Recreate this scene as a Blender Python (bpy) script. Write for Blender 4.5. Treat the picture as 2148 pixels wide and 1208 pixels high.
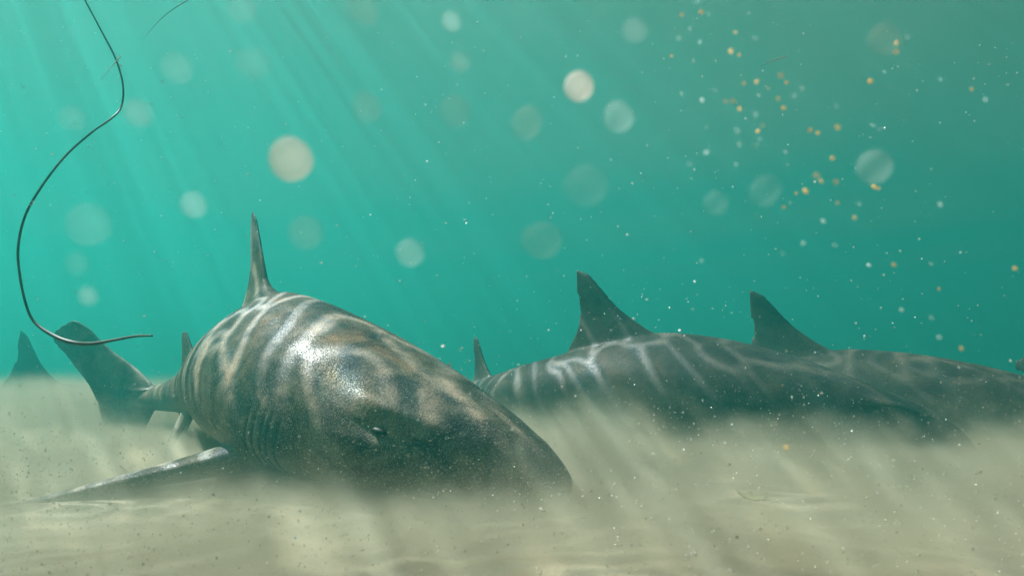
import bpy, bmesh, math, random
import numpy as np
from mathutils import Vector

for o in list(bpy.data.objects):
    bpy.data.objects.remove(o)
scene = bpy.context.scene
COL = scene.collection
R = math.radians
rng = random.Random(7)

# ------------------------------------------------------------------ camera
F = 1400.0                      # focal length in pixels of the 2148 px wide photograph
CX, CY, HZ = 1074.0, 604.0, 790.0
CAM_Z = 0.25
PITCH = math.atan((HZ - CY) / F)
cam = bpy.data.cameras.new("camera")
cam.sensor_width = 36.0
cam.lens = 36.0 * F / 2148.0
cam.clip_start = 0.01
cam.clip_end = 500.0
cam.dof.use_dof = True
cam.dof.focus_distance = 1.7
cam.dof.aperture_fstop = cam.lens / 1000.0 / (2 * 0.0016)
cam_ob = bpy.data.objects.new("camera", cam)
cam_ob.location = (0, 0, CAM_Z)
cam_ob.rotation_euler = (R(90) + PITCH, 0, 0)
COL.objects.link(cam_ob)
scene.camera = cam_ob

# ------------------------------------------------------------------ light
SUN_DIR = Vector((-0.58, 0.36, 0.88)).normalized()      # towards the sun
elev = math.asin(SUN_DIR.z)
world = bpy.data.worlds.new("World")
scene.world = world
world.use_nodes = True
wn = world.node_tree.nodes
sky = wn.new("ShaderNodeTexSky")
sky.sky_type = 'NISHITA'
sky.sun_disc = False
sky.sun_elevation = elev
sky.sun_rotation = math.atan2(SUN_DIR.x, SUN_DIR.y)
wn["Background"].inputs["Strength"].default_value = 0.09
world.node_tree.links.new(sky.outputs[0], wn["Background"].inputs["Color"])

sun = bpy.data.lights.new("sun", 'SUN')
sun.energy = 5.0
sun.angle = R(0.5)
sun.color = (1.0, 0.95, 0.86)
sun_ob = bpy.data.objects.new("sun", sun)
sun_ob.rotation_euler = SUN_DIR.to_track_quat('Z', 'Y').to_euler()
sun_ob.location = SUN_DIR * 20
COL.objects.link(sun_ob)

scene.view_settings.view_transform = 'Standard'
scene.view_settings.look = 'None'
scene.view_settings.gamma = 1.0
scene.view_settings.use_curve_mapping = False
scene.view_settings.exposure = 3.0
cy = scene.cycles
cy.volume_bounces = 1
cy.max_bounces = 6
cy.transparent_max_bounces = 24
cy.volume_step_rate = 0.06
cy.volume_max_steps = 512
cy.use_denoising = True
cy.caustics_reflective = False
cy.caustics_refractive = False


def P(px, py, y):
    """World point on the plane Y = y seen at pixel (px, py) of the photograph."""
    a = (px - CX) / F
    b = -(py - CY) / F
    c, s = math.cos(PITCH), math.sin(PITCH)
    d = Vector((a, c - b * s, s + b * c))
    return Vector((0, 0, CAM_Z)) + d * (y / d.y)


def G(px, py, z=0.0):
    a = P(px, py, 1.0) - Vector((0, 0, CAM_Z))
    return Vector((0, 0, CAM_Z)) + a * ((z - CAM_Z) / a.z)


# ------------------------------------------------------------------ node helpers
class NT:
    def __init__(self, name):
        self.m = bpy.data.materials.new(name)
        self.m.use_nodes = True
        self.t = self.m.node_tree
        self.t.nodes.clear()
        self.out = self.t.nodes.new("ShaderNodeOutputMaterial")

    def n(self, typ, _o=0, **kw):
        nd = self.t.nodes.new("ShaderNode" + typ)
        for k, v in kw.items():
            if hasattr(nd, k):
                setattr(nd, k, v)
            else:
                sock = nd.inputs[k.replace("_", " ")] if not k.startswith("i_") else nd.inputs[int(k[2:])]
                self.set(sock, v)
        return nd

    def set(self, sock, v):
        if isinstance(v, bpy.types.NodeSocket):
            self.t.links.new(v, sock)
        else:
            sock.default_value = v

    def math(self, op, a, b=0.0, c=0.0, clamp=False):
        nd = self.t.nodes.new("ShaderNodeMath")
        nd.operation = op
        nd.use_clamp = clamp
        for i, v in enumerate((a, b, c)):
            self.set(nd.inputs[i], v)
        return nd.outputs[0]

    def smooth(self, x, lo, hi, a=0.0, b=1.0):
        nd = self.t.nodes.new("ShaderNodeMapRange")
        nd.interpolation_type = 'SMOOTHSTEP'
        for k, v in zip(("Value", "From Min", "From Max", "To Min", "To Max"), (x, lo, hi, a, b)):
            self.set(nd.inputs[k], v)
        return nd.outputs["Result"]

    def noise(self, vec, scale, detail=2.0, rough=0.5, dist=0.0, dim='3D'):
        nd = self.n("TexNoise", noise_dimensions=dim)
        self.t.links.new(vec, nd.inputs["Vector"])
        nd.inputs["Scale"].default_value = scale
        nd.inputs["Detail"].default_value = detail
        nd.inputs["Roughness"].default_value = rough
        nd.inputs["Distortion"].default_value = dist
        return nd.outputs["Fac"]

    def mix(self, f, a, b):
        nd = self.t.nodes.new("ShaderNodeMix")
        nd.data_type = 'RGBA'
        self.set(nd.inputs["Factor"], f)
        self.set(nd.inputs[6], a)
        self.set(nd.inputs[7], b)
        return nd.outputs[2]

    def mapping(self, vec, loc=(0, 0, 0), rot=(0, 0, 0), scale=(1, 1, 1)):
        nd = self.n("Mapping")
        self.t.links.new(vec, nd.inputs["Vector"])
        nd.inputs["Location"].default_value = loc
        nd.inputs["Rotation"].default_value = rot
        nd.inputs["Scale"].default_value = scale
        return nd.outputs[0]

    def link(self, a, b):
        self.t.links.new(a, b)


def c4(r, g, b):
    return (r, g, b, 1.0)


def link_mesh(name, verts, faces, mat, parent=None, smooth=True):
    me = bpy.data.meshes.new(name)
    me.from_pydata([tuple(v) for v in verts], [], faces)
    me.update()
    if smooth:
        me.polygons.foreach_set("use_smooth", [True] * len(me.polygons))
    ob = bpy.data.objects.new(name, me)
    me.materials.append(mat)
    COL.objects.link(ob)
    if parent:
        ob.parent = parent
    return ob


def tag(ob, label=None, cat=None, group=None, kind=None):
    if label: ob["label"] = label
    if cat: ob["category"] = cat
    if group: ob["group"] = group
    if kind: ob["kind"] = kind
    return ob


# ------------------------------------------------------------------ water: surface and haze
SURF_Z = 2.7


def water_surface_material():
    """Water surface: caustic light bands painted into its transparency, mirrors at grazing angles."""
    t = NT("painted_caustic_water")
    co = t.n("TexCoord").outputs["Object"]
    w = t.n("TexNoise", noise_dimensions='2D')
    t.link(co, w.inputs["Vector"])
    w.inputs["Scale"].default_value = 3.2
    w.inputs["Detail"].default_value = 1.0
    warp = t.n("VectorMath", operation='MULTIPLY_ADD')
    t.link(w.outputs["Color"], warp.inputs[0])
    warp.inputs[1].default_value = (0.46, 0.46, 0)
    t.link(t.mapping(co, loc=(CAUS_X, CAUS_Y, 0), rot=(0, 0, R(25)), scale=(1.0, 0.8, 1)), warp.inputs[2])
    p = warp.outputs[0]
    vo = t.n("TexVoronoi", feature='DISTANCE_TO_EDGE', voronoi_dimensions='2D')
    t.link(p, vo.inputs["Vector"])
    vo.inputs["Scale"].default_value = 7.2
    vo.inputs["Randomness"].default_value = 0.9
    n2 = t.noise(p, 15.0, 1.0, 0.5, 0.8, '2D')
    # painted light bands: strong where they fall on the near shark, weakened elsewhere
    xyz = t.n("SeparateXYZ")
    t.link(co, xyz.inputs[0])
    qx = t.math('DIVIDE', t.math('ADD', xyz.outputs[0], 2.1), 1.6)
    qy = t.math('DIVIDE', t.math('SUBTRACT', xyz.outputs[1], 2.9), 1.4)
    m = t.math('EXPONENT', t.math('MULTIPLY', t.math('ADD', t.math('MULTIPLY', qx, qx), t.math('MULTIPLY', qy, qy)), -1.0))
    mod = t.math('MULTIPLY_ADD', m, 0.66, 0.36)
    floor_ = t.math('MULTIPLY_ADD', m, -0.17, 0.26)
    chans = []
    for e in (0.012, 0.0, -0.012):
        r1 = t.math('ADD', vo.outputs["Distance"], e)
        r2 = t.math('ABSOLUTE', t.math('SUBTRACT', n2, 0.5 + e))
        a = t.smooth(r1, 0.0, 0.17, 0.96, 0.0)
        a = t.math('MULTIPLY', t.math('MULTIPLY', a, a), mod)
        b = t.math('MULTIPLY', t.smooth(r2, 0.0, 0.055, 0.26, 0.0), mod)
        chans.append(t.math('ADD', t.math('ADD', a, b), floor_, clamp=True))
    comb = t.n("CombineColor")
    for i in range(3):
        t.link(chans[i], comb.inputs[i])
    tr = t.n("BsdfTransparent")  # caustic pattern put into the transparent colour; the ripples focus nothing
    t.link(comb.outputs[0], tr.inputs["Color"])
    gl = t.n("BsdfGlossy")
    gl.inputs["Roughness"].default_value = 0.15
    fr = t.n("Fresnel")
    fr.inputs["IOR"].default_value = 1.33
    mx = t.n("MixShader")
    t.link(fr.outputs[0], mx.inputs[0])
    t.link(tr.outputs[0], mx.inputs[1])
    t.link(gl.outputs[0], mx.inputs[2])
    t.link(mx.outputs[0], t.out.inputs["Surface"])
    return t.m


CAUS_X, CAUS_Y = 7.9, 2.2

n, S = 160, 68.0
vs, fs = [], []
for j in range(n + 1):
    for i in range(n + 1):
        x, y = -S + 2 * S * i / n, -S + 2 * S * j / n
        z = SURF_Z + 0.03 * math.sin(x * 1.7 + 0.6 * math.sin(y)) + 0.025 * math.sin(y * 1.3 + x * 0.5)
        vs.append((x, y, z))
for j in range(n):
    for i in range(n):
        a = j * (n + 1) + i
        fs.append((a, a + 1, a + n + 2, a + n + 1))
tag(link_mesh("water_surface", vs, fs, water_surface_material()), kind="structure")


def box_mesh(name, lo, hi, mat):
    x0, y0, z0 = lo
    x1, y1, z1 = hi
    v = [(x0, y0, z0), (x1, y0, z0), (x1, y1, z0), (x0, y1, z0), (x0, y0, z1), (x1, y0, z1), (x1, y1, z1), (x0, y1, z1)]
    f = [(0, 3, 2, 1), (4, 5, 6, 7), (0, 1, 5, 4), (1, 2, 6, 5), (2, 3, 7, 6), (3, 0, 4, 7)]
    return link_mesh(name, v, f, mat, smooth=False)


t = NT("sea_water_haze")
pv = t.n("VolumePrincipled")
pv.inputs["Color"].default_value = c4(0.024, 0.310, 0.260)
pv.inputs["Absorption Color"].default_value = c4(0, 0, 0)
pv.inputs["Density"].default_value = 0.155
pv.inputs["Anisotropy"].default_value = 0.42
t.link(pv.outputs[0], t.out.inputs["Volume"])
tag(box_mesh("haze", (-70, -70, -1.3), (70, 70, SURF_Z + 0.15), t.m), kind="stuff")

# ------------------------------------------------------------------ seabed
t = NT("sand")
geo = t.n("NewGeometry").outputs["Position"]
n1 = t.noise(geo, 1.6, 4.0, 0.55)
n2 = t.noise(geo, 14.0, 4.0, 0.6)
n3 = t.noise(geo, 420.0, 2.0, 0.6)
n4 = t.noise(geo, 900.0, 0.0)
col = t.mix(t.smooth(n1, 0.3, 0.7), c4(0.17, 0.138, 0.088), c4(0.25, 0.21, 0.14))
col = t.mix(t.smooth(n2, 0.35, 0.75, 0.0, 0.5), col, c4(0.17, 0.135, 0.085))
col = t.mix(t.smooth(n3, 0.58, 0.72, 0.0, 0.75), col, c4(0.07, 0.055, 0.04))
col = t.mix(t.smooth(n4, 0.68, 0.78, 0.0, 0.9), col, c4(0.62, 0.55, 0.42))
bs = t.n("BsdfPrincipled")
t.link(col, bs.inputs["Base Color"])
bs.inputs["Roughness"].default_value = 0.85
bs.inputs["Specular IOR Level"].default_value = 0.15
hgt = t.math('ADD', t.math('MULTIPLY', n2, 0.02), t.math('MULTIPLY', n3, 0.0025))
bp = t.n("Bump")
bp.inputs["Strength"].default_value = 0.7
bp.inputs["Distance"].default_value = 1.0
t.link(hgt, bp.inputs["Height"])
t.link(bp.outputs[0], bs.inputs["Normal"])
t.link(bs.outputs[0], t.out.inputs["Surface"])
SAND = t.m

xs = sorted(set([round(-4 + 0.05 * i, 3) for i in range(161)] + [-68, -45, -34, -24, -16, -11, -8, -6, -5, 5, 6, 8, 11, 16, 24, 34, 45, 68]))
ys = sorted(set([round(0.0 + 0.05 * i, 3) for i in range(121)] + [-68, -34, -20, -10, -5, -2, -1, -0.5, 7, 8, 10, 13, 18, 25, 34, 45, 68]))
vs, fs = [], []
for y in ys:
    for x in xs:
        z = 0.008 * math.sin(x * 2.3 + 1.3 * math.sin(y * 1.1)) + 0.006 * math.sin(y * 3.1 + x * 1.4) \
            + 0.004 * math.sin(y * 17 + 2.0 * math.sin(x * 2.2)) + 0.003 * math.sin(x * 11 - y * 6)
        vs.append((x, y, z))
w = len(xs)
for j in range(len(ys) - 1):
    for i in range(w - 1):
        a = j * w + i
        fs.append((a, a + 1, a + w + 1, a + w))
tag(link_mesh("seabed", vs, fs, SAND), kind="structure")

# ------------------------------------------------------------------ sharks
def skin_material(name, base, dark, light, fleck):
    t = NT(name)
    co = t.n("TexCoord").outputs["Object"]
    vv = t.n("Attribute", attribute_name="height").outputs["Fac"]
    gl = t.n("Attribute", attribute_name="gill").outputs["Fac"]
    m1 = t.noise(co, 8.5, 4.0, 0.65, 0.6)
    m2 = t.noise(co, 26.0, 3.0, 0.6)
    m3 = t.noise(co, 330.0, 1.0, 0.6)
    m4 = t.noise(co, 140.0, 2.0, 0.6)
    col = t.mix(t.smooth(m1, 0.38, 0.62), dark, base)
    col = t.mix(t.smooth(m2, 0.35, 0.7, 0.0, 0.45), col, dark)
    col = t.mix(t.smooth(vv, -0.25, -0.75), col, light)
    col = t.mix(t.smooth(m3, 0.52, 0.72, 0.0, 0.75), col, c4(0.025, 0.022, 0.018))
    col = t.mix(t.smooth(m3, 0.44, 0.3, 0.0, 0.5), col, fleck)
    col = t.mix(gl, col, c4(0.02, 0.015, 0.012))
    bs = t.n("BsdfPrincipled")
    t.link(col, bs.inputs["Base Color"])
    t.link(t.smooth(m3, 0.3, 0.7, 0.38, 0.75), bs.inputs["Roughness"])
    bs.inputs["Specular IOR Level"].default_value = 0.2
    bp = t.n("Bump")
    bp.inputs["Strength"].default_value = 0.6
    bp.inputs["Distance"].default_value = 1.0
    t.link(t.math('ADD', t.math('MULTIPLY', m3, 0.0010), t.math('MULTIPLY', m4, 0.0010)), bp.inputs["Height"])
    t.link(bp.outputs[0], bs.inputs["Normal"])
    t.link(bs.outputs[0], t.out.inputs["Surface"])
    return t.m


SKIN = skin_material("brown_shark_skin", c4(0.255, 0.180, 0.112), c4(0.040, 0.031, 0.022), c4(0.22, 0.19, 0.14), c4(0.48, 0.40, 0.30))
DARK_SKIN = skin_material("dark_shark_skin", c4(0.078, 0.062, 0.043), c4(0.030, 0.025, 0.019), c4(0.12, 0.10, 0.08), c4(0.15, 0.125, 0.09))
t = NT("shark_eye")
bs = t.n("BsdfPrincipled")
bs.inputs["Base Color"].default_value = c4(0.012, 0.011, 0.01)
bs.inputs["Roughness"].default_value = 0.5
bs.inputs["Specular IOR Level"].default_value = 0.15
t.link(bs.outputs[0], t.out.inputs["Surface"])
EYE = t.m

#            s     half width  top    bottom   (fractions of the length)
PROFILE = [(0.000, 0.010, 0.006, 0.004),
           (0.004, 0.022, 0.010, 0.008),
           (0.012, 0.030, 0.017, 0.012),
           (0.030, 0.043, 0.028, 0.017),
           (0.060, 0.058, 0.040, 0.022),
           (0.100, 0.075, 0.049, 0.030),
           (0.150, 0.079, 0.062, 0.042),
           (0.200, 0.082, 0.073, 0.052),
           (0.270, 0.083, 0.084, 0.060),
           (0.350, 0.079, 0.089, 0.063),
           (0.430, 0.069, 0.077, 0.058),
           (0.510, 0.056, 0.060, 0.049),
           (0.590, 0.043, 0.050, 0.040),
           (0.670, 0.031, 0.037, 0.030),
           (0.740, 0.022, 0.027, 0.023),
           (0.790, 0.017, 0.021, 0.018),
           (0.830, 0.013, 0.017, 0.014),
           (0.870, 0.008, 0.012, 0.010)]
PS = np.array(PROFILE)


def catmull(pts, sub=40):
    pts = [np.array(p, float) for p in pts]
    pts = [2 * pts[0] - pts[1]] + pts + [2 * pts[-1] - pts[-2]]
    out = []
    for i in range(1, len(pts) - 2):
        p0, p1, p2, p3 = pts[i - 1:i + 3]
        for k in range(sub):
            u = k / sub
            out.append(0.5 * ((2 * p1) + (-p0 + p2) * u + (2 * p0 - 5 * p1 + 4 * p2 - p3) * u * u + (-p0 + 3 * p1 - 3 * p2 + p3) * u ** 3))
    out.append(pts[-2])
    return np.array(out)


def unit(v):
    return v / (np.linalg.norm(v, axis=-1, keepdims=True) + 1e-12)


class Spine:
    def __init__(self, pts):
        c = catmull(pts)
        d = np.r_[0, np.cumsum(np.linalg.norm(np.diff(c, axis=0), axis=1))]
        self.L = d[-1]
        self.s = np.linspace(0, 1, 401)
        self.p = np.stack([np.interp(self.s * self.L, d, c[:, k]) for k in range(3)], 1)
        self.t = unit(np.gradient(self.p, axis=0))
        for _ in range(6):                               # a calm, slowly turning frame
            self.t[1:-1] = unit(self.t[:-2] + 2 * self.t[1:-1] + self.t[2:])
        z = np.array([0, 0, 1.0])
        self.side = unit(np.cross(-self.t, z))           # the animal's right
        self.up = unit(np.cross(self.side, -self.t))

    def at(self, s):
        f = lambda a: np.array([np.interp(s, self.s, a[:, k]) for k in range(3)])
        return f(self.p), f(self.t), f(self.side), f(self.up)

    def W(self, s, r, v):
        p, t, sd, up = self.at(min(s, 1.0))
        if s > 1.0:
            p = p + t * (s - 1.0) * self.L
        return p + sd * r * self.L + up * v * self.L


def prof(s):
    return [np.interp(s, PS[:, 0], PS[:, k]) for k in (1, 2, 3)]


def smooth_prof(s):
    """Profile looked up with a little smoothing so that the rings flow."""
    if s < 0.03:
        return prof(s)
    a = [prof(s + d) for d in (-0.02, -0.01, 0, 0.01, 0.02)]
    return [sum(x[k] for x in a) / 5 for k in range(3)]


def loft(V, Fc, rings):
    """Closed rings of equal count -> tube with end caps, appended to V / Fc."""
    base = len(V)
    m = len(rings[0])
    for rg in rings:
        V.extend([tuple(q) for q in rg])
    for j in range(len(rings) - 1):
        for i in range(m):
            a = base + j * m + i
            b = base + j * m + (i + 1) % m
            Fc.append((a, b, b + m, a + m))
    Fc.append(tuple(base + i for i in reversed(range(m))))
    e = base + (len(rings) - 1) * m
    Fc.append(tuple(e + i for i in range(m)))


def foil(le, te, nrm, th, k=9):
    """One fin section: a thin teardrop from leading to trailing edge."""
    pts = []
    us = [0.5 - 0.5 * math.cos(math.pi * i / k) for i in range(k + 1)]
    hs = [th * (1.9 * math.sqrt(u) * (1 - u) ** 0.9 + 0.16) for u in us]
    hs[0] = th * 0.12
    for u, h in zip(us, hs):
        pts.append(le + (te - le) * u + nrm * h)
    for u, h in reversed(list(zip(us, hs))):
        pts.append(le + (te - le) * u - nrm * h)
    return pts


def spline_rows(rows, n):
    """Resample rows of numbers smoothly (Catmull-Rom) to about n rows."""
    c = catmull([r for r in rows], max(2, n // (len(rows) - 1)))
    return c


def vertical_fin(V, Fc, sp, rows):
    """rows: (s_leading, s_trailing, v, half thickness) in fractions of the length."""
    rings = []
    for sl, st, v, th in spline_rows(rows, 24):
        sm = 0.5 * (sl + st)
        nrm = sp.at(min(sm, 1))[2]
        le, te = sp.W(sl, 0, v), sp.W(st, 0, v)
        mid = sp.W(sm, 0, v)
        rings.append(foil(le, te, nrm, max(th * sp.L, 0.0045)))
    loft(V, Fc, rings)


def paired_fin(V, Fc, sp, s0, sgn, rows, droop, down, pitch=0.0, inset=0.6):
    w, tp, bt = prof(s0)
    p, tg, sd, up = sp.at(s0)
    o = sp.W(s0, sgn * w * inset, -bt * down)
    out = unit(sd * sgn * math.cos(droop) - up * math.sin(droop))
    nrm = unit(np.cross(tg, out)) * sgn
    tg = unit(tg * math.cos(pitch) + nrm * math.sin(pitch))
    nrm = unit(np.cross(tg, out)) * sgn
    rings = []
    for ul, ut, wo, th in spline_rows(rows, 30):
        le = o + (tg * ul + out * wo) * sp.L
        te = o + (tg * ut + out * wo) * sp.L
        rings.append(foil(le, te, nrm, max(th * sp.L, 0.0045)))
    loft(V, Fc, rings)


def make_shark(label, pts, voxel, pect=(R(22), R(22)), dorsal_h=0.085, dorsal_s=0.385, eye_s=0.10, dorsal_w=1.0, second=(0.655, 0.052),
               tail_up=1.0, detail=True, skin=None):
    sp = Spine(pts)
    L = sp.L
    V, Fc = [], []
    rings = []
    stations = [0.0, 0.002, 0.005, 0.009, 0.014, 0.02] + [0.028 + 0.0105 * i for i in range(81)]
    for s in stations:
        w_, tp, bt = smooth_prof(s)
        ring = []
        for k in range(44):
            a = 2 * math.pi * k / 44
            c, q = math.cos(a), math.sin(a)
            k_ = min(1.0, max(0.0, (s - 0.12) / 0.22))
            e = (0.74 + 0.86 * k_) if q > 0 else 0.76 + 0.1 * k_          # the back rises to a ridge behind the head
            r = w_ * math.copysign(abs(c) ** e, c)
            v = (tp if q > 0 else bt) * math.copysign(abs(q) ** (0.95 + 0.12 * k_ if q > 0 else 0.8), q)
            ring.append(sp.W(s, r, v))
        rings.append(ring)
    loft(V, Fc, rings)
    # first dorsal fin
    d0 = dorsal_s
    T0 = prof(d0 + 0.05)[1]
    h = dorsal_h
    rows = [(d0 - 0.045, d0 + 0.132, T0 - 0.030, 0.028),
                             (d0 - 0.024, d0 + 0.120, T0 - 0.006, 0.0190),
                             (d0 + 0.008, d0 + 0.109, T0 + 0.12 * h, 0.0120),
                             (d0 + 0.042, d0 + 0.102, T0 + 0.40 * h, 0.0052),
                             (d0 + 0.066, d0 + 0.106, T0 + 0.70 * h, 0.004),
                             (d0 + 0.083, d0 + 0.108, T0 + 0.92 * h, 0.0028),
                             (d0 + 0.096, d0 + 0.106, T0 + 1.0 * h, 0.0018),
            (d0 + 0.1015, d0 + 0.1045, T0 + 1.035 * h, 0.0014)]
    vertical_fin(V, Fc, sp, [r if j < 2 else (r[1] - (r[1] - r[0]) * dorsal_w, r[1], r[2], r[3] * dorsal_w) for j, r in enumerate(rows)])
    # second dorsal fin
    d1, h = second
    T1 = prof(d1 + 0.03)[1]
    vertical_fin(V, Fc, sp, [(d1 - 0.014, d1 + 0.070, T1 - 0.016, 0.007),
                             (d1 + 0.002, d1 + 0.066, T1 + 0.05 * h, 0.0055),
                             (d1 + 0.022, d1 + 0.064, T1 + 0.4 * h, 0.004),
                             (d1 + 0.040, d1 + 0.067, T1 + 0.8 * h, 0.0028),
                             (d1 + 0.050, d1 + 0.066, T1 + 1.0 * h, 0.0022)])
    # anal fin
    B1 = prof(0.69)[2]
    vertical_fin(V, Fc, sp, [(0.655, 0.725, -B1 + 0.014, 0.006),
                             (0.672, 0.722, -B1 - 0.006, 0.005),
                             (0.692, 0.726, -B1 - 0.022, 0.0035),
                             (0.712, 0.731, -B1 - 0.036, 0.0024)])
    # caudal fin: long upper lobe with a notch, shorter lower lobe
    k = tail_up
    vertical_fin(V, Fc, sp, [(0.770, 0.915, -0.014, 0.008),
                             (0.790, 0.930, 0.002 * k, 0.0075),
                             (0.815, 0.945, 0.024 * k, 0.006),
                             (0.855, 0.970, 0.050 * k, 0.005),
                             (0.896, 0.990, 0.072 * k, 0.0038),
                             (0.926, 1.012, 0.092 * k, 0.003),
                             (0.948, 1.010, 0.110 * k, 0.0025),
                             (0.964, 0.996, 0.119 * k, 0.002),
                             (0.974, 0.988, 0.1235 * k, 0.0018),
                             (0.979, 0.983, 0.1245 * k, 0.0016)])
    vertical_fin(V, Fc, sp, [(0.785, 0.930, 0.014, 0.006),
                             (0.800, 0.924, -0.010, 0.006),
                             (0.820, 0.914, -0.034, 0.0045),
                             (0.842, 0.903, -0.058, 0.0032),
                             (0.864, 0.894, -0.078, 0.0022)])
    # pectoral and pelvic fins
    rows = [(0.000, 0.105, -0.030, 0.0165), (0.004, 0.100, 0.005, 0.0150), (0.020, 0.102, 0.031, 0.0120),
            (0.040, 0.106, 0.062, 0.0090), (0.066, 0.117, 0.100, 0.0066), (0.090, 0.129, 0.132, 0.0046),
            (0.110, 0.137, 0.158, 0.0034), (0.124, 0.136, 0.170, 0.0022)]
    paired_fin(V, Fc, sp, 0.222, 1, rows, pect[0], 0.62, R(-20))
    paired_fin(V, Fc, sp, 0.222, -1, rows, pect[1], 0.80, R(-17))
    rows = [(0.000, 0.060, -0.015, 0.006), (0.006, 0.060, 0.01, 0.005), (0.026, 0.066, 0.035, 0.004), (0.046, 0.070, 0.055, 0.0025)]
    for sg in (1, -1):
        paired_fin(V, Fc, sp, 0.53, sg, rows, R(70), 0.6)

    # one continuous skin
    me = bpy.data.meshes.new("shark_raw")
    me.from_pydata(V, [], Fc)
    bm = bmesh.new()
    bm.from_mesh(me)
    bmesh.ops.recalc_face_normals(bm, faces=bm.faces)
    bm.to_mesh(me)
    bm.free()
    tmp = bpy.data.objects.new("shark_raw", me)
    COL.objects.link(tmp)
    md = tmp.modifiers.new("r", 'REMESH')
    md.mode = 'VOXEL'
    md.voxel_size = voxel
    md2 = tmp.modifiers.new("s", 'SMOOTH')
    md2.factor = 0.5
    md2.iterations = 6
    dg = bpy.context.evaluated_depsgraph_get()
    me2 = bpy.data.meshes.new_from_object(tmp.evaluated_get(dg))
    bpy.data.objects.remove(tmp)
    nv = len(me2.vertices)
    co = np.empty(nv * 3, np.float32)
    me2.vertices.foreach_get("co", co)
    co = co.reshape(-1, 3).astype(float)
    nrm = np.empty(nv * 3, np.float32)
    me2.vertices.foreach_get("normal", nrm)
    nrm = nrm.reshape(-1, 3).astype(float)
    idx = np.empty(nv, int)
    for a in range(0, nv, 20000):
        d = ((co[a:a + 20000, None, :] - sp.p[None, ::2]) ** 2).sum(2)
        idx[a:a + 20000] = d.argmin(1) * 2
    rel = co - sp.p[idx]
    s = sp.s[idx] + (rel * sp.t[idx]).sum(1) / L
    r = (rel * sp.side[idx]).sum(1) / L
    v = (rel * sp.up[idx]).sum(1) / L
    pw = np.interp(s, PS[:, 0], PS[:, 1])
    pt = np.interp(s, PS[:, 0], PS[:, 2])
    pb = np.interp(s, PS[:, 0], PS[:, 3])
    hrel = np.where(v > 0, v / pt, v / pb)
    gill = np.zeros(nv)
    if detail:
        disp = np.zeros(nv)
        flank = np.clip((np.abs(r) / pw - 0.62) / 0.12, 0, 1) * np.clip((hrel + 0.95) / 0.15, 0, 1) * np.clip((0.15 - hrel) / 0.25, 0, 1)
        flank *= (np.abs(r) < 1.12 * pw)
        gd = (0.0014, 0.0022, 0.0018, 0.0030, 0.0026)
        for gk in range(5):
            gs = 0.176 + 0.0086 * gk + 0.0012 * math.sin(gk * 2.3) - 0.012 * hrel + 0.004 * hrel ** 2
            g = np.exp(-((s - gs) / 0.0017) ** 2) * flank
            rd = np.exp(-((s - gs - 0.0042) / 0.0026) ** 2) * flank
            disp -= gd[gk] * g
            disp += 0.4 * gd[gk] * rd
            gill = np.maximum(gill, np.clip(g * 1.3 - 0.25, 0, 1))
        # brow and eye socket
        for sg in (1, -1):
            q = np.exp(-((s - eye_s - 0.004) / 0.022) ** 2 - ((hrel - 0.62) / 0.10) ** 2) * (r * sg > 0)
            disp += 0.011 * q
            q = np.exp(-((s - eye_s - 0.004) / 0.020) ** 2 - ((hrel - 0.34) / 0.10) ** 2) * (r * sg > 0)
            disp -= 0.006 * q
        # mouth line under the snout
        q = np.exp(-((s - 0.072) / 0.003) ** 2) * (hrel < -0.55)
        disp -= 0.006 * q
        co += nrm * disp[:, None]
        me2.vertices.foreach_set("co", co.astype(np.float32).ravel())
    hrel = np.where((hrel < -1.2) | (np.abs(r) > 1.12 * pw), 0.0, hrel)      # fins are dark all over
    for nm, arr in (("height", hrel), ("gill", gill)):
        at = me2.attributes.new(nm, 'FLOAT', 'POINT')
        at.data.foreach_set("value", arr.astype(np.float32))
    me2.polygons.foreach_set("use_smooth", [True] * len(me2.polygons))
    me2.name = "shark"
    me2.materials.clear()
    me2.materials.append(skin or DARK_SKIN)
    me2.update()
    ob = bpy.data.objects.new("shark", me2)
    COL.objects.link(ob)
    tag(ob, label, "shark", "sharks resting on the sandy bottom")
    # eyes: flattened dark balls set in their sockets
    w_, tp, bt = prof(eye_s)
    for sg in (1, -1):
        hr = 0.36
        c = sp.W(eye_s, sg * w_ * (1 - hr ** 2.2) ** 0.43 * 0.965, tp * hr)
        _, tg, sd, up = sp.at(eye_s)
        ev, ef = [], []
        for j in range(9):
            ph = math.pi * j / 8
            for i in range(14):
                th = 2 * math.pi * i / 14
                q = tg * math.cos(th) * math.sin(ph) * 0.0062 + up * math.sin(th) * math.sin(ph) * 0.0024 + sd * sg * math.cos(ph) * 0.0026
                ev.append(c + q * L)
        for j in range(8):
            for i in range(14):
                a, b = j * 14 + i, j * 14 + (i + 1) % 14
                ef.append((a, b, b + 14, a + 14))
        link_mesh("eye", ev, ef, EYE, ob)
    return sp


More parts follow.
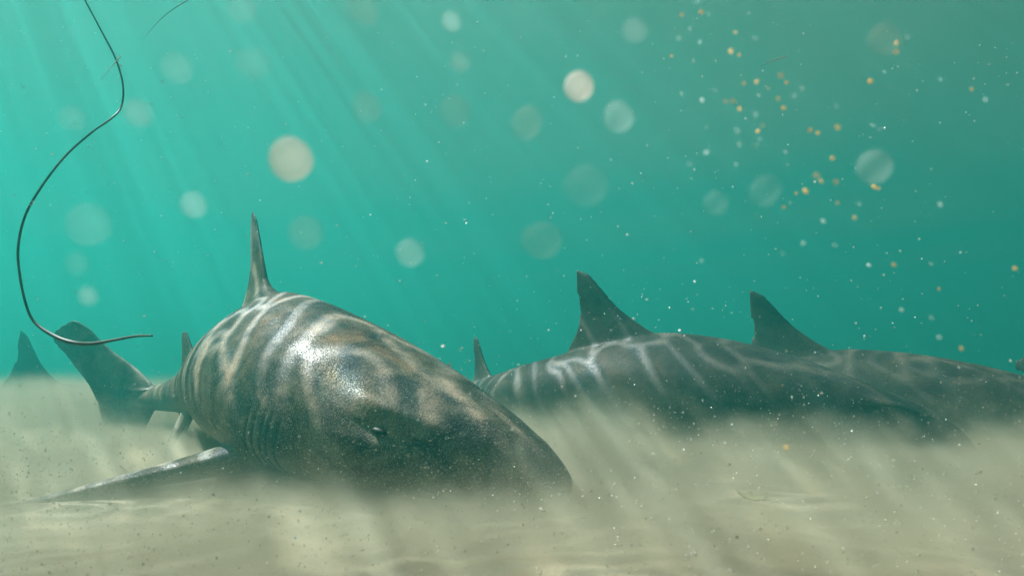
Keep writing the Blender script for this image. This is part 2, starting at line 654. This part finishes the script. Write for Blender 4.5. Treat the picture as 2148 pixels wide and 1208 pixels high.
make_shark("large brown shark nearest the camera, snout down on the sand, light dappling its back",
           [(0.105, 1.31, 0.030), (-0.15, 1.42, 0.100), (-0.40, 1.60, 0.175), (-0.62, 1.83, 0.230), (-0.81, 2.08, 0.250),
            (-1.06, 2.40, 0.225), (-1.30, 2.68, 0.185), (-1.54, 2.88, 0.155), (-1.82, 2.99, 0.145), (-2.04, 3.02, 0.145)],
           0.0045, pect=(R(9), R(20)), dorsal_h=0.102, dorsal_s=0.347, eye_s=0.102, dorsal_w=0.68, skin=SKIN)
make_shark("dark grey-green shark just beyond the nearest one's snout, its pointed dorsal fin upright",
           [(1.46, 2.18, 0.015), (1.17, 2.22, 0.075), (0.84, 2.34, 0.135), (0.52, 2.52, 0.170), (0.20, 2.74, 0.165),
            (-0.06, 3.02, 0.145), (-0.24, 3.35, 0.135), (-0.31, 3.68, 0.130), (-0.38, 3.98, 0.130)],
           0.008, dorsal_h=0.100, dorsal_s=0.362, second=(0.655, 0.072), tail_up=0.6)
make_shark("dark shark cut off by the right edge, its fin rising behind another shark's back",
           [(2.28, 2.26, 0.02), (2.00, 2.36, 0.04), (1.67, 2.52, 0.080), (1.31, 2.74, 0.105), (0.97, 2.96, 0.110),
            (0.69, 3.23, 0.115), (0.47, 3.53, 0.12), (0.27, 3.83, 0.12), (0.07, 4.1, 0.12)],
           0.009, dorsal_h=0.095, dorsal_s=0.372, tail_up=0.45)
make_shark("faint far shark at the left edge, only its dorsal fin above the cloud of sand",
           [(-1.90, 4.25, 0.00), (-2.20, 4.22, 0.03), (-2.52, 4.18, -0.03), (-2.85, 4.12, -0.01), (-3.25, 4.06, 0.02), (-3.65, 4.02, 0.04),
            (-4.05, 4.0, 0.09), (-4.45, 4.0, 0.10)],
           0.008, dorsal_h=0.122, dorsal_s=0.355, detail=False)
make_shark("blue-dark shark almost wholly beyond the right edge, only the tip of its tail showing",
           [(4.6, 2.5, 0.08), (4.25, 2.62, 0.14), (3.9, 2.8, 0.18), (3.55, 2.98, 0.19), (3.2, 3.15, 0.16), (2.92, 3.36, 0.12), (2.745, 3.6, 0.09)],
           0.008, detail=False)

# ------------------------------------------------------------------ drifting strands
def tube(name, pts, radii, mat, sub=14, k=8):
    c = catmull(pts, sub)
    rr = np.interp(np.linspace(0, 1, len(c)), np.linspace(0, 1, len(radii)), radii)
    tg = unit(np.gradient(c, axis=0))
    V, Fc, rings = [], [], []
    ref = np.array([0.1, 1.0, 0.2])
    for p, q, r in zip(c, tg, rr):
        a = unit(np.cross(q, ref))
        b = np.cross(q, a)
        rings.append([p + (a * math.cos(2 * math.pi * i / k) + b * math.sin(2 * math.pi * i / k)) * r for i in range(k)])
    loft(V, Fc, rings)
    return link_mesh(name, V, Fc, mat)


t = NT("dark_strand")
co = t.n("TexCoord").outputs["Object"]
bs = t.n("BsdfPrincipled")
t.link(t.mix(t.smooth(t.noise(co, 30.0, 2.0), 0.35, 0.7), c4(0.012, 0.012, 0.006), c4(0.075, 0.055, 0.02)), bs.inputs["Base Color"])
bs.inputs["Roughness"].default_value = 0.6
t.link(bs.outputs[0], t.out.inputs["Surface"])
STRAND = t.m
px = [(150, -60, 1.10), (178, 0, 1.08), (215, 70, 1.06), (243, 125, 1.05), (258, 180, 1.03), (254, 225, 1.02), (232, 250, 1.0), (190, 280, 1.0),
      (135, 330, 1.0), (85, 395, 1.0), (52, 455, 1.0), (38, 520, 1.0), (42, 580, 1.0), (55, 640, 1.0), (72, 675, 1.0),
      (105, 700, 0.99), (145, 717, 0.98), (190, 721, 0.97), (240, 713, 0.97), (285, 705, 0.97), (320, 704, 0.97)]
rad = [1.3, 1.3, 1.4, 1.5, 1.5, 1.5, 1.5, 1.5, 1.6, 1.7, 1.8, 1.8, 1.8, 1.8, 2.0, 2.8, 3.2, 2.6, 2.0, 1.7, 1.3]
tag(tube("seaweed_strand", [P(*q) for q in px], [r * 0.001 for r in rad], STRAND),
    "long thin dark strand curling down the left side, its end hooked before a tail", "seaweed strand")
px = [(440, -30, 1.6), (395, 0, 1.6), (360, 22, 1.62), (330, 48, 1.65), (305, 78, 1.7)]
tag(tube("seaweed_strand", [P(*q) for q in px], [0.0016, 0.0015, 0.001, 0.0006, 0.0003], STRAND),
    "short faint hair-thin strand slanting at the top edge, right of the long curling one", "seaweed strand")
t = NT("pale_fibre")
bs = t.n("BsdfPrincipled")
bs.inputs["Base Color"].default_value = c4(0.55, 0.55, 0.48)
t.link(bs.outputs[0], t.out.inputs["Surface"])
FIBRE = t.m
for pts, lb in (([(254, 117, .9), (248, 124, .9), (232, 143, .9), (213, 166, .9)], "pale hair-fine fibre crossing the upper bend of the long dark strand"),
                ([(1650, 118, .9), (1632, 124, .9), (1612, 130, .9), (1600, 136, .9)], "pale hair-fine fibre drifting near the top above the rightmost dorsal fin")):
    tag(tube("fibre", [P(*q) for q in pts], [0.0006, 0.0009, 0.0004, 0.0002], FIBRE, 6, 5), lb, "fibre")

# ------------------------------------------------------------------ shell on the sand
def shell_mesh():
    V, Fc = [], []
    N, M = 12, 22
    for layer in (0, 1):
        for j in range(N + 1):
            r = j / N
            for i in range(M + 1):
                a = -1.25 + 2.5 * i / M
                x = 0.030 * r * math.sin(a) * (1.0 + 0.06 * math.cos(a * 9))
                y = 0.026 * (r * math.cos(a) * 1.1 - 0.35)
                zz = 0.014 * (1 - (1.15 * r - 0.45) ** 2) + 0.0006 * math.cos(a * 26) * r - 0.0016 * layer
                V.append((x, y, zz))
    off = (N + 1) * (M + 1)
    for layer in (0, 1):
        for j in range(N):
            for i in range(M):
                a = layer * off + j * (M + 1) + i
                q = (a, a + 1, a + M + 2, a + M + 1)
                Fc.append(q if layer == 0 else q[::-1])
    for i in range(M):
        a = N * (M + 1) + i
        Fc.append((a, a + 1, a + 1 + off, a + off))
    for j in range(N):
        for i in (0, M):
            a = j * (M + 1) + i
            b = a + M + 1
            Fc.append((a, b, b + off, a + off))
    return V, Fc


t = NT("shell")
co = t.n("TexCoord").outputs["Object"]
bs = t.n("BsdfPrincipled")
t.link(t.mix(t.noise(co, 160.0, 2.0), c4(0.22, 0.185, 0.075), c4(0.10, 0.088, 0.034)), bs.inputs["Base Color"])
bs.inputs["Roughness"].default_value = 0.4
t.link(bs.outputs[0], t.out.inputs["Surface"])
V, Fc = shell_mesh()
sh = link_mesh("shell", V, Fc, t.m)
sh.location = G(1577, 1024, 0.022)
sh.rotation_euler = (R(212), R(12), R(-12))
sh.scale = (1.15, 1.15, 1.5)
tag(sh, "small yellowish upturned shell lying alone on the sand at lower right", "shell")

# ------------------------------------------------------------------ things drifting in the water
def speck_material(name, colr, alpha, rough=0.7):
    t = NT(name)
    co = t.n("TexCoord").outputs["Object"]
    tr = t.n("BsdfTransparent")
    df = t.n("BsdfDiffuse")
    tl = t.n("BsdfTranslucent")
    for d in (df, tl):
        d.inputs["Color"].default_value = colr
    m1 = t.n("MixShader")
    m1.inputs[0].default_value = 0.5
    t.link(df.outputs[0], m1.inputs[1])
    t.link(tl.outputs[0], m1.inputs[2])
    m2 = t.n("MixShader")
    t.link(t.smooth(t.noise(co, 60.0, 2.0), 0.3, 0.7, alpha * 0.45, alpha * 1.35), m2.inputs[0])
    t.link(tr.outputs[0], m2.inputs[1])
    t.link(m1.outputs[0], m2.inputs[2])
    t.link(m2.outputs[0], t.out.inputs["Surface"])
    return t.m


def blob_mesh(name, seed, mat, rough=0.12, segs=2, squash=1.0):
    r = random.Random(seed)
    bm = bmesh.new()
    bmesh.ops.create_icosphere(bm, subdivisions=segs, radius=1.0)
    k = [(Vector((r.uniform(-1, 1), r.uniform(-1, 1), r.uniform(-1, 1))) * 2.2, r.uniform(0, 6)) for _ in range(3)]
    for v in bm.verts:
        d = sum(math.sin(v.co.dot(a) + b) for a, b in k) / 3
        v.co *= 1 + rough * d
        v.co.z *= squash
    for f in bm.faces:
        f.smooth = True
    me = bpy.data.meshes.new(name)
    bm.to_mesh(me)
    bm.free()
    me.materials.append(mat)
    return me


SM = {"white": speck_material("pale_flake", c4(0.62, 0.72, 0.66), 0.115),
      "pink": speck_material("buff_flake", c4(0.90, 0.70, 0.58), 0.32),
      "faint": speck_material("thin_flake", c4(0.60, 0.66, 0.58), 0.045),
      "brown": speck_material("thin_brown_flake", c4(0.62, 0.50, 0.36), 0.055)}
BM = {k: [blob_mesh("drifting_flake", 20 + 3 * i + j, m, 0.07 if k in ("white", "pink") else 0.22, 3) for j in range(3)]
      for i, (k, m) in enumerate(SM.items())}
big = [(612, 335, 46, "pink", "largest buff round flake, in open water above the tallest thin dorsal fin"),
       (1215, 182, 33, "pink", "buff round flake high in the middle of the picture"),
       (288, 237, 30, "white", "pale round flake just right of the bend of the long dark strand"),
       (860, 530, 30, "white", "pale round flake between the two tall dorsal fins, low in the water"),
       (405, 430, 27, "white", "pale round flake left of the tip of the nearest shark's dorsal fin"),
       (947, 45, 22, "white", "pale round flake close to the top edge, upper of two near the middle"),
       (965, 130, 22, "white", "pale round flake near the top, lower of two near the middle"),
       (1330, 65, 26, "white", "pale round flake near the top edge, left of the amber specks"),
       (1298, 245, 33, "white", "pale round flake below and right of the buff one high in the middle"),
       (1833, 350, 37, "white", "wide pale flake at the right, among the lower amber specks"),
       (1605, 400, 32, "faint", "dim round flake left of the wide pale one at the right"),
       (185, 620, 18, "white", "small pale round flake above the tail of the nearest shark"),
       (190, 475, 46, "faint", "wide dim patchy flake inside the curve of the long dark strand"),
       (955, 230, 36, "brown", "dim brownish flake left of the buff one high in the middle"),
       (530, 130, 32, "faint", "dim wide flake above the largest buff flake"),
       (150, 245, 28, "faint", "dim flake inside the upper bend of the long dark strand"),
       (770, 230, 34, "brown", "dim brownish flake between the largest buff flake and the top middle"),
       (1105, 255, 34, "brown", "dim brownish flake below the buff one high in the middle"),
       (1135, 505, 40, "brown", "dim brownish flake left of the tip of the middle dorsal fin"),
       (1500, 425, 24, "faint", "dim small flake above the rightmost dorsal fin"),
       (160, 552, 20, "faint", "dim small flake inside the lower curve of the dark strand"),
       (510, 20, 34, "faint", "dim flake at the top edge beside the short faint strand"),
       (1860, 85, 34, "brown", "dim brownish flake near the top right corner"),
       (370, 145, 30, "faint", "dim flake right of the upper part of the long dark strand"),
       (640, 490, 34, "brown", "dim brownish flake right of the tip of the nearest shark's dorsal fin"),
       (1230, 390, 44, "faint", "wide dim flake above the middle dorsal fin"),
       (760, 20, 38, "brown", "dim brownish flake at the top edge left of the middle")]
for i, (x, y, r, k, lb) in enumerate(big):
    d = rng.uniform(0.19, 0.30)
    ob = bpy.data.objects.new("drifting_flake", BM[k][i % 3])
    ob.location = P(x, y, d)
    ob.scale = (r / F * d,) * 3
    ob.rotation_euler = (rng.uniform(0, 6), rng.uniform(0, 6), rng.uniform(0, 6))
    COL.objects.link(ob)
    tag(ob, lb, "drifting flake", "soft round flakes drifting in the water")

SM2 = {"a": speck_material("amber_speck", c4(0.75, 0.52, 0.24), 0.48), "A": speck_material("bright_amber_speck", c4(0.95, 0.66, 0.26), 0.75),
       "w": speck_material("pale_speck", c4(0.60, 0.80, 0.74), 0.26), "W": speck_material("bright_pale_speck", c4(0.80, 0.95, 0.92), 0.75)}
BS = {k: [blob_mesh("drifting_speck", 60 + 3 * i + j, m, 0.35, 2) for j in range(3)] for i, (k, m) in enumerate(SM2.items())}
spk = "397,54,a 468,44,a 492,54,w 454,6,w 427,104,w 591,117,a 640,48,w 385,140,w 463,154,w 660,140,w 361,203,a 440,221,w 605,200,a 575,187,a 758,274,a 776,299,a 622,303,A 668,295,a 710,321,a 677,346,w 517,327,w 398,339,w 471,363,W 556,367,a 583,367,a 606,393,A 746,358,A 765,390,A 832,321,w 805,347,w 663,415,w 673,475,A 690,455,a 680,505,w 667,524,w 605,523,w 488,461,w 597,473,w 485,552,W 593,595,W 425,595,w 773,551,w 780,598,w 889,481,A 860,472,a 961,461,A 942,573,a 957,386,w 1080,293,A 1130,262,w 1334,288,w 1174,155,a 1174,188,a 1089,454,w 1114,466,w 885,635,a 902,655,a 955,659,a 845,690,A 812,700,a 790,735,w 767,750,a 960,735,a 1040,740,w 1022,788,a 909,800,W 1095,677,A 1110,682,a 837,880,W 950,888,w 762,917,w 469,944,w 1075,960,W 1166,958,A 1603,971,A 1328,1046,a 1192,1121,W 1333,740,w 1497,363,w 1447,323,a 1300,955,w 1213,136,w 1410,1260,A 1330,1220,w 1300,1150,w 777,1618,A"
NM = {"a": "dim amber speck among the cluster drifting at upper right", "A": "bright amber speck among the cluster drifting at upper right",
      "w": "dim pale speck among the cluster drifting at upper right", "W": "bright white speck among the cluster drifting at upper right"}
for i, q in enumerate(spk.split()):
    x, y, k = q.split(",")
    x, y = 1200 + float(x) * 0.5795, float(y) * 0.5795
    d = rng.uniform(0.27, 0.45)
    r = rng.uniform(3.2, 6.0) * (0.9 if k in "aw" else 0.85)
    ob = bpy.data.objects.new("drifting_speck", BS[k][i % 3])
    ob.location = P(x, y, d)
    s_ = r / F * d
    ob.scale = (s_ * rng.uniform(0.8, 1.2), s_ * rng.uniform(0.8, 1.2), s_ * rng.uniform(0.8, 1.2))
    ob.rotation_euler = (rng.uniform(0, 6), rng.uniform(0, 6), rng.uniform(0, 6))
    COL.objects.link(ob)
    lb = NM[k] if y < 900 else "single amber speck drifting just below the dark belly of the middle shark"
    tag(ob, lb, "drifting speck", "lit specks drifting at upper right" if y < 900 else None)

# countless grains of sand lifted into the water
def grains(name, count, mat, place, size):
    V, Fc = [], []
    oct_ = [(1, 0, 0), (-1, 0, 0), (0, 1, 0), (0, -1, 0), (0, 0, 1), (0, 0, -1)]
    of = [(0, 2, 4), (2, 1, 4), (1, 3, 4), (3, 0, 4), (2, 0, 5), (1, 2, 5), (3, 1, 5), (0, 3, 5)]
    for _ in range(count):
        p, sc = place(), size()
        b = len(V)
        st = [rng.uniform(0.6, 1.5) for _ in range(3)]
        for q in oct_:
            V.append(tuple(p + Vector((q[0] * st[0], q[1] * st[1], q[2] * st[2])) * sc))
        Fc += [tuple(b + i for i in f) for f in of]
    return tag(link_mesh(name, V, Fc, mat, smooth=False), kind="stuff")


def grain_mat(name, colr):
    t = NT(name)
    bs = t.n("BsdfPrincipled")
    bs.inputs["Base Color"].default_value = colr
    bs.inputs["Roughness"].default_value = 0.4
    t.link(bs.outputs[0], t.out.inputs["Surface"])
    return t.m


def place_low():
    y = 0.45 + 1.4 * rng.random() ** 1.2
    zt = min(0.35, abs(rng.gauss(0, 0.10)) + 0.004)
    return Vector((rng.uniform(-0.85, 0.85) * y, y, zt))


def place_all():
    y = rng.uniform(0.5, 2.2)
    return Vector((rng.uniform(-0.8, 0.8) * y, y, 0.0)) + Vector((0, 0, rng.uniform(0.05, 0.25 + 0.57 * y)))


tag(grains("lifted_sand", 24000, grain_mat("pale_grain", c4(0.42, 0.36, 0.25)), place_low, lambda: 0.0003 + 0.0007 * rng.random() ** 3),
    "countless pale grains of sand lifted off the bottom", "sand grains")
tag(grains("lifted_dark_sand", 2500, grain_mat("dark_grain", c4(0.14, 0.115, 0.08)), place_low, lambda: 0.0003 + 0.0006 * rng.random() ** 3),
    "countless dark grains of sand lifted off the bottom", "sand grains")
tag(grains("drifting_silt", 1400, grain_mat("pale_silt", c4(0.75, 0.8, 0.74)), place_all, lambda: rng.uniform(0.0004, 0.0010)),
    "countless tiny pale bits of silt drifting through the water", "silt")

# ------------------------------------------------------------------ stirred-up sand
t = NT("stirred_sand")
pos = t.n("NewGeometry").outputs["Position"]
sx = t.n("SeparateXYZ")
t.link(pos, sx.inputs[0])
X, Y, z = sx.outputs["X"], sx.outputs["Y"], sx.outputs["Z"]
lump = t.noise(pos, 3.8, 5.0, 0.65, 0.5)


def bump(cx, cy_, rx, ry, amp):
    a = t.math('DIVIDE', t.math('SUBTRACT', X, cx), rx)
    b = t.math('DIVIDE', t.math('SUBTRACT', Y, cy_), ry)
    q = t.math('ADD', t.math('MULTIPLY', a, a), t.math('MULTIPLY', b, b))
    return t.math('MULTIPLY', t.math('EXPONENT', t.math('MULTIPLY', q, -1.0)), amp)


h = t.math('MULTIPLY', t.math('SUBTRACT', lump, 0.5), 0.42)
h = t.math('ADD', h, 0.03)
for b in ((0.24, 1.80, 0.22, 0.3, 0.09), (-2.3, 3.5, 0.9, 0.7, 0.11), (1.3, 1.75, 0.8, 0.4, -0.01), (-0.15, 1.15, 0.5, 0.25, -0.02), (-0.8, 1.32, 0.45, 0.35, -0.15), (0.52, 1.34, 0.2, 0.28, -0.12), (-1.25, 2.35, 0.6, 0.5, -0.09)):
    h = t.math('ADD', h, bump(*b))
h = t.math('ADD', h, t.smooth(Y, 2.6, 5.0, 0.0, 0.03))
f = t.smooth(t.math('SUBTRACT', h, z), t.smooth(Y, 2.0, 4.0, -0.13, -0.17), 0.11, 0.0, 1.0)
# a thin, thick layer that hugs the bottom
hug = t.math('MULTIPLY', t.smooth(z, 0.075, 0.0, 0.0, 1.9), t.smooth(lump, 0.3, 0.6, 0.55, 1.0))
for b in ((-0.80, 1.32, 0.42, 0.28, 0.92), (0.52, 1.30, 0.18, 0.28, 0.97)):
    hug = t.math('MULTIPLY', hug, t.math('SUBTRACT', 1.0, bump(*b)))
f = t.math('ADD', t.math('MULTIPLY', f, t.smooth(z, 0.36, 0.16, 0.0, 1.0)), hug)
f = t.math('MULTIPLY', f, t.smooth(Y, 0.6, 1.2, 0.45, 1.0))
dens = t.math('MULTIPLY', f, 6.0)
pv = t.n("VolumePrincipled")
pv.inputs["Color"].default_value = c4(0.62, 0.565, 0.40)
pv.inputs["Absorption Color"].default_value = c4(0, 0, 0)
pv.inputs["Anisotropy"].default_value = 0.2
t.link(dens, pv.inputs["Density"])
t.link(pv.outputs[0], t.out.inputs["Volume"])
tag(box_mesh("sand_cloud", (-4.5, 0.6, -0.04), (4.5, 6.0, 0.36), t.m), "pale cloud of stirred up sand along the bottom", "sand cloud", kind="stuff")
